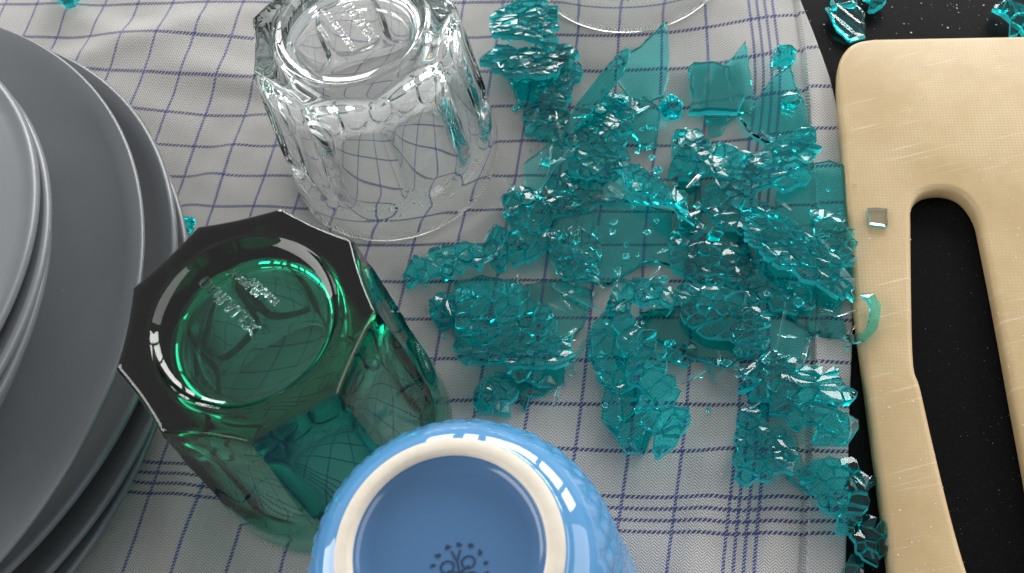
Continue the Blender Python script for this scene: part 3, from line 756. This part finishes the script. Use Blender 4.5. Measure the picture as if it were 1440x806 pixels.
clump([(820,160),(845,142),(880,140),(900,158),(896,185),(868,200),(838,204),(812,192)], 'cracked teal cushion under the see-through pointed shard', 1.5, 3.4, 3.4, tilt=-4, az=80, bend=28, baz=90, rough=.12, layers=1)
clump([(800,205),(818,180),(850,190),(872,205),(884,235),(862,255),(830,262),(802,245)], 'bright crackled teal knob at the top of the central heap', 3.5, 3.2, 3.4, bend=22, baz=45, rough=.16, layers=1)
clump([(775,262),(800,245),(830,252),(850,275),(825,300),(790,318),(772,298)], 'crackled teal mass left of the ribbed pane', 2.5, 3.6, 3.2, bend=30, baz=0, rough=.14)
clump([(868,238),(900,248),(938,270),(968,288),(966,310),(930,298),(895,282),(872,262)], 'narrow crackled teal ridge slanting down at the centre', 6.0, 3.2, 3.0, tilt=5, az=-40, bend=26, baz=60, rough=.12)
clump([(706,298),(718,275),(745,270),(772,280),(782,300),(765,322),(738,325),(716,315)], 'rounded teal curl with dark hollow left of centre', 1.0, 4.2, 3.4, bend=-18, baz=60, rough=.08)
clump([(566,385),(585,368),(620,358),(652,352),(690,352),(694,372),(665,388),(630,392),(598,402),(574,402)], 'long cracked teal arc nearest the green tumbler', 1.0, 4.2, 3.6, tilt=4, az=20, bend=22, baz=100, rough=.07)
clump([(678,350),(705,328),(745,318),(772,332),(770,355),(745,372),(715,378),(688,372)], 'cracked teal wedge between the arc and the rounded curl', 2.2, 3.6, 3.6, tilt=5, az=40, bend=24, baz=110, rough=.10)
clump([(772,330),(788,330),(796,355),(835,372),(838,398),(806,405),(782,385)], 'bright cracked teal corner under the largest pane', 2.6, 3.4, 3.0, bend=-24, baz=30, rough=.12)
clump([(790,300),(830,305),(850,345),(835,375),(800,365),(780,335)], 'cracked teal sheet over the left half of the largest pane', 3.1, 4.2, 2.2, rough=.06, mat='teal_light')
clump([(645,480),(700,470),(760,474),(795,480),(798,512),(770,526),(720,522),(680,512),(650,510)], 'long bright cracked teal roll at the lower left of the pile', 3.0, 3.8, 3.6, tilt=3, az=270, bend=14, baz=85, rough=.10)
clump([(648,415),(700,405),(745,412),(770,440),(790,470),(740,478),(690,472),(650,470)], 'flat cracked teal sheet above the long roll', 3.0, 4.4, 2.6, rough=.06, bend=60, baz=90)
clump([(662,515),(700,520),(760,524),(780,545),(740,548),(690,535),(660,530)], 'teal strip along the underside of the long roll', .5, 4.0, 3.0, rough=.08)
clump([(668,582),(672,552),(690,535),(718,530),(730,548),(716,584)], 'small upright crackled teal stub just above the mug', .5, 2.8, 3.4, tilt=8, az=200, rough=.14)
clump([(604,430),(612,418),(636,418),(644,440),(632,460),(612,458)], 'small faceted teal lump beside the green tumbler', .4, 3.6, 4.2, rough=.14)
clump([(856,438),(868,415),(895,404),(930,406),(948,420),(940,440),(905,438),(880,450)], 'crackled teal cap at the start of the curved ridge', 2.6, 3.2, 3.6, bend=25, baz=90, rough=.13)
clump([(856,446),(882,438),(905,462),(925,500),(945,545),(962,575),(965,605),(950,632),(922,642),(905,605),(890,560),(872,500)], 'long curved ridge of crackled teal cells ending near the mug', 3.6, 3.9, 3.6, tilt=3, az=0, bend=20, baz=15, rough=.09)
clump([(835,470),(862,455),(880,520),(900,590),(912,640),(880,630),(850,590),(848,540),(830,510)], 'cracked teal sheet on the left flank of the curved ridge', 3.2, 4.8, 2.4, rough=.04, mat='teal')
clump([(930,487),(950,484),(976,488),(975,508),(948,520),(932,512)], 'short ribbed teal stub right of the curved ridge', 1.0, 3.4, 3.4, rough=.10)
clump([(942,250),(950,205),(962,180),(982,190),(1002,222),(995,252),(965,260)], 'tall dark crackled teal piece standing left of the fan shaped one', 1.2, 3.2, 3.6, tilt=8, az=250, rough=.13)
clump([(990,218),(1015,208),(1052,220),(1058,250),(1052,285),(1030,300),(1008,270)], 'bright wrinkled teal curl in the middle of the right half', 2.5, 3.0, 3.4, bend=20, baz=0, rough=.16, layers=1)
clump([(1055,228),(1085,212),(1115,200),(1138,192),(1143,225),(1132,262),(1100,272),(1060,268)], 'fan shaped ribbed teal chunk beside the hem', 3.2, 3.8, 3.2, tilt=4, az=20, bend=24, baz=40, rough=.09)
clump([(942,345),(950,318),(965,305),(985,322),(986,352),(970,392),(950,398),(943,372)], 'pale frosted teal curl left of the dark hollow', 1.5, 3.0, 3.4, tilt=10, az=200, bend=18, baz=0, rough=.15)
clump([(965,372),(990,348),(1030,352),(1058,380),(1040,405),(1000,408),(970,400)], 'glittering teal crumble in front of the dark hollow', 2.2, 3.0, 3.2, rough=.18)
clump([(1000,262),(1050,268),(1078,290),(1085,320),(1050,330),(1010,318),(992,290)], 'loosely cracked teal sheet in the upper right of the pile', 3.4, 3.8, 2.8, bend=30, baz=60, rough=.12)
clump([(1048,310),(1085,312),(1125,340),(1160,362),(1190,392),(1194,415),(1165,420),(1130,405),(1090,385),(1055,350)], 'large bright crackled slab sloping down at the right of the pile', 4.6, 3.8, 3.6, tilt=-5, az=-40, bend=24, baz=50, rough=.11, layers=1)
clump([(1045,350),(1085,388),(1130,408),(1140,430),(1105,440),(1060,430),(1035,390)], 'dark cracked teal sheet below the large bright slab', 3.0, 3.6, 3.0, rough=.10)
clump([(955,405),(1000,412),(1040,420),(1056,450),(1035,480),(995,478),(962,455)], 'open web of cracked teal cells at lower centre', 3.4, 3.8, 3.0, rough=.12, drop=.12)
clump([(1040,440),(1080,445),(1078,490),(1045,505),(1020,490)], 'cracked teal bit at the right of the open web', 3.0, 3.4, 2.8, rough=.12)
clump([(1140,300),(1180,318),(1198,345),(1196,378),(1170,372),(1145,345)], 'clear edged cracked piece at the hem nearest the board', 3.0, 3.4, 2.4, rough=.12, mat='teal_light')
clump([(1055,518),(1090,512),(1130,518),(1165,530),(1192,558),(1197,600),(1180,628),(1150,622),(1110,600),(1072,580),(1052,548)], 'big rounded cracked teal lump on the hem at lower right', 2.8, 4.2, 4.0, bend=-32, baz=30, rough=.09, layers=1)
clump([(1075,530),(1110,530),(1125,565),(1100,580),(1075,560)], 'small bright cube cluster lying on the big lower right lump', 7.4, 3.6, 2.4, rough=.12)
clump([(1032,640),(1040,590),(1058,582),(1075,605),(1102,612),(1118,650),(1108,672),(1068,682),(1032,686)], 'wedge shaped crackled teal lump standing alone at lower right', .8, 3.6, 3.8, tilt=6, az=200, bend=30, baz=60, rough=.12)
clump([(1126,668),(1150,652),(1190,650),(1212,668),(1218,700),(1210,730),(1190,758),(1165,740),(1145,705)], 'cracked teal slab crossing the towel edge at lower right', 1.6, 4.0, 3.6, tilt=-3, az=0, bend=36, baz=20, rough=.08)
clump([(1205,668),(1236,672),(1230,690),(1216,702)], 'pale pointed teal tip over the black counter', 1.0, 3.2, 2.2, rough=.08, mat='teal_light', on='counter')
clump([(1196,735),(1218,715),(1238,742),(1249,770),(1246,788),(1224,797),(1205,785),(1196,765)], 'bright teal piece with dark hollows over the black counter', 1.2, 3.8, 4.0, bend=20, baz=0, rough=.10, on='counter')
clump([(1183,778),(1212,785),(1215,812),(1184,812)], 'pale crushed glass bit in the bottom corner by the towel edge', .2, 2.6, 2.6, rough=.2, mat='teal_light', on='counter')
splinter([(1186,474,8.5),(1200,477,8.8),(1214,474,8.8),(1225,463,9),(1229,448,9.4),(1231,432,9.6),(1224,419,9.4),(1210,415,9)], 3.4, 2.6, 'hook shaped clear teal piece lying from the hem onto the board edge', mat='teal_light')
splinter([(1190,470,9.5),(1203,458,10),(1212,444,10)], 1.0, 1.0, 'pale sliver inside the hook shaped piece', mat='clear')
# --- counter pieces
pane([(1160,14),(1176,8),(1200,6),(1216,22),(1218,50),(1196,58),(1176,44),(1168,28)], 'shell shaped ribbed teal shard on the counter above the board corner', .4, 2.2, tilt=6, az=100, bend=26, baz=20, on='counter', ridges=.5, smoothn=3)
pane([(1168,0),(1172,-14),(1205,-12),(1207,4),(1175,8)], 'teal strip cut by the top edge above the shell shaped shard', .3, 3.0, on='counter')
clump([(1215,-10),(1246,-8),(1244,4),(1230,14),(1216,6)], 'small cracked teal cube at the top edge right of the strip', .3, 3.0, 3.2, on='counter')
clump([(1398,14),(1406,2),(1425,12),(1445,20),(1446,46),(1420,46),(1408,32)], 'fan shaped cracked teal chunk in the top right corner', .3, 4.2, 3.0, tilt=6, az=30, on='counter', rough=.08)
clump([(80,-8),(118,-6),(118,4),(108,16),(96,16),(84,6)], 'small teal chunk at the top left edge of the towel', .3, 3.4, 3.8, rough=.12)
# --- long pieces
splinter([(796,186,9),(822,152,13),(848,119,17),(866,97,20),(882,70,23)], 8.0, 4.0, 'long dark teal bar leaning up out of the pile', mat='teal_dark')
splinter([(858,100,20.5),(870,84,22.5),(886,66,25)], 5.0, 1.6, 'paler top end piece beside the long dark bar', mat='teal_light')
splinter([(778,404,2),(800,412,4),(825,425,4.5),(850,440,3)], 1.9, 1.4, 'thin dark green rod lying across the low pane')
splinter([(792,416,3),(806,410,5),(822,404,3)], 1.6, 1.2, 'short twig of dark glass crossing the thin rod')
splinter([(798,520,2),(812,500,4),(824,478,6),(836,452,6)], 1.8, 1.5, 'curved thin splinter beside the curved ridge')
splinter([(745,292,5),(762,262,8),(785,228,10),(800,208,11)], 1.7, 1.5, 'long pale splinter rising towards the central knob', mat='teal_light')
splinter([(932,272,9),(950,280,10),(968,291,10)], 2.0, .7, 'bright flat sliver at the tip of the slanting ridge', mat='clear')
splinter([(862,236,9),(876,246,9.5),(890,256,9)], 1.2, .6, 'tiny bright sliver on the slanting ridge', mat='clear')
splinter([(738,190,4),(748,170,6),(756,152,8)], 1.8, 1.0, 'cream white sliver beside the clear tumbler', mat='clear')
splinter([(760,190,4),(768,172,6),(775,155,6)], 1.4, 1.0, 'second pale sliver right of the cream white one', mat='teal_light')
splinter([(1095,350,6),(1130,353,8),(1160,360,9),(1182,368,8)], 1.3, 1.0, 'bright thin splinter over the right pane', mat='teal_light')
splinter([(1110,395,8),(1135,402,9),(1160,398,9)], 2.2, 1.0, 'pale blade lying on the bright slab', mat='teal_light')
splinter([(985,505,1.6),(998,520,1.6),(1006,540,1)], 1.8, 1.8, 'teal dripping point under the open web', mat='teal')
splinter([(1006,540,1.5),(1020,515,4),(1040,498,5),(1062,488,5)], 1.5, 1.4, 'thin branch of glass at the lower edge of the web', mat='teal_light')
splinter([(1090,500,3),(1098,470,6),(1104,440,7),(1104,415,7)], 1.2, 1.0, 'thin curved thread of glass above the lower right lump', mat='teal_light')
splinter([(1062,520,3),(1068,490,6),(1078,458,7)], 1.2, 1.0, 'second thin thread of glass beside the curved one', mat='teal_light')
splinter([(1150,440,3),(1175,444,4.5),(1205,436,9)], 1.0, .9, 'hair thin splinter reaching across to the board', mat='teal_light')
splinter([(1140,468,1.5),(1165,472,2),(1192,474,6)], 2.6, 1.6, 'teal bar along the foot of the hook shaped piece', mat='teal_dark')
splinter([(1190,245,2),(1198,256,5),(1204,262,8)], .7, .5, 'clear hair splinter at the board edge by the flat pane', mat='clear')
splinter([(1258,548,-.6),(1261,556,-.6)], .8, .5, 'tiny clear splinter on the counter inside the gap', mat='clear')
splinter([(895,250,6),(910,244,7),(922,236,6)], 1.0, .8, 'tiny pale splinter at the edge of the pane', mat='clear')
splinter([(1075,648,4),(1090,640,5),(1112,655,4)], 1.0, .8, 'thin rib on the lone wedge', mat='teal_light')
# --- single nuggets
nugget(944,151,3.9,'cube shaped teal nugget between the pointed shard and the dark slab')
nugget(1101,79,3.7,'small pyramid teal nugget alone near the top of the hem', mat='teal_light')
nugget(1112,141,3.2,'little pale teal nugget lying on the broad pane', z0=3, mat='teal_light', flat=.6)
pane([(1215,307),(1228,306),(1243,308),(1242,334),(1228,332),(1217,330)], 'pale turquoise rectangular chip lying flat on the cutting board', .1, 1.8, on='board', mat='clear')
nugget(262,316,3.0,'dark teal nugget between the plates and the green tumbler')
nugget(1006,330,2.6,'bright nugget beside the dark hollow', z0=4)
nugget(955,190,2.2,'small nugget at the tip of the tall dark piece', z0=4)
nugget(1083,510,3.2,'bright square nugget where the pile meets the lower right lump', z0=4, mat='teal_light')
nugget(806,324,1.6,'cream coloured tiny chip on the largest pane', z0=5, mat='clear', flat=.4)
nugget(1188,320,1.8,'tiny clear chip at the hem edge', mat='clear')
# small splinters nobody could name one by one share a label
area_ = [(700,60),(790,30),(820,120),(900,130),(940,200),(1060,180),(1140,200),(1195,330),(1195,470),(1190,610),(1110,660),(1040,560),(960,600),(900,620),(840,560),(720,560),(620,480),(590,390),(700,330),(740,220)]
k = 0
while k < 210:
    x, y = RNG.uniform(590, 1200), RNG.uniform(20, 680)
    if not inpoly(area_, x, y): continue
    r = RNG.uniform(.7, 1.5) if k > 40 else RNG.uniform(1.3, 2.1)
    nugget(x, y, r, 'tiny teal glass crumb lying among the larger broken pieces', z0=RNG.uniform(0, 8) if inpoly([(760,190),(1130,200),(1190,400),(1060,520),(900,600),(650,500),(780,300)], x, y) else 0, mat=('teal', 'teal_light', 'teal')[k % 3], name='glass_crumb', flat=.6, group='tiny teal crumbs'); k += 1
for k in range(55):  # random slivers added over the pile to give it more glints
    while True:
        x, y = RNG.uniform(640, 1200), RNG.uniform(60, 660)
        if inpoly(area_, x, y): break
    a, ln, h = RNG.uniform(0, math.pi), RNG.uniform(9, 24), RNG.uniform(4, 9)
    o_ = splinter([(x-ln*math.cos(a), y-ln*math.sin(a), h), (x, y, h+RNG.uniform(.3, 1.6)), (x+ln*math.cos(a), y+ln*math.sin(a), h+RNG.uniform(-1, 1.5))], RNG.uniform(.7, 1.9), RNG.uniform(.5, 1.1), 'thin pale glass sliver added on the teal pile for sparkle', mat=('teal_light', 'clear', 'teal_light')[k % 3])
    o_['group'] = 'pale slivers added for glints'
# glass dust: countless white specks on board, counter and towel
V = []; F = []
def speck(x, y, z, r):
    n = len(V)
    for i in range(4):
        a = RNG.uniform(0, 1)+i*math.pi/2; V.append((x+r*math.cos(a)*RNG.uniform(.5, 1.3), y+r*math.sin(a)*RNG.uniform(.5, 1.3), z))
    V.append((x, y, z+r*.8)); V.append((x, y, z-r*.1)); 
    for i in range(4): j = (i+1) % 4; F.append((n+i, n+j, n+4)); F.append((n+j, n+i, n+5))
def dust(region, cnt, z, r0, r1, test=None):
    x0, y0, x1, y1 = region; i = 0
    while i < cnt:
        px_, py_ = RNG.uniform(x0, x1), RNG.uniform(y0, y1)
        if test and not test(px_, py_): continue
        p = at(px_, py_, z if z is not None else 0); zz = z if z is not None else float(cloth_top(p[0:1], p[1:2])[0])
        speck(p[0], p[1], zz+.02, r0+(r1-r0)*RNG.random()**3); i += 1
HP = [(1282,290),(1326,264),(1374,300),(1440,640),(1440,806),(1362,806),(1283,520)]
dust((1190,60,1440,806), 460, BZ, .07, .36, lambda a, b: a > 1185+max(0, (b-100))*.1 and not inpoly(HP, a, b))
dust((1130,0,1440,48), 85, -1.2, .07, .5)
dust((70,130,190,600), 30, 57.1, .06, .2)
dust((1290,290,1440,806), 110, -1.2, .04, .12, lambda a, b: inpoly(HP, a, b))
dust((1195,480,1250,806), 25, -1.2, .05, .15)
dust((600,0,1180,700), 420, None, .07, .3)
dust((0,0,600,330), 50, None, .06, .22, lambda a, b: a > 200)
q = NB('white_dust'); q.b.inputs['Base Color'].default_value = (.8, .82, .8, 1); q.b.inputs['Roughness'].default_value = .25
obj('glass_dust', V, F, q.m, kind='stuff')
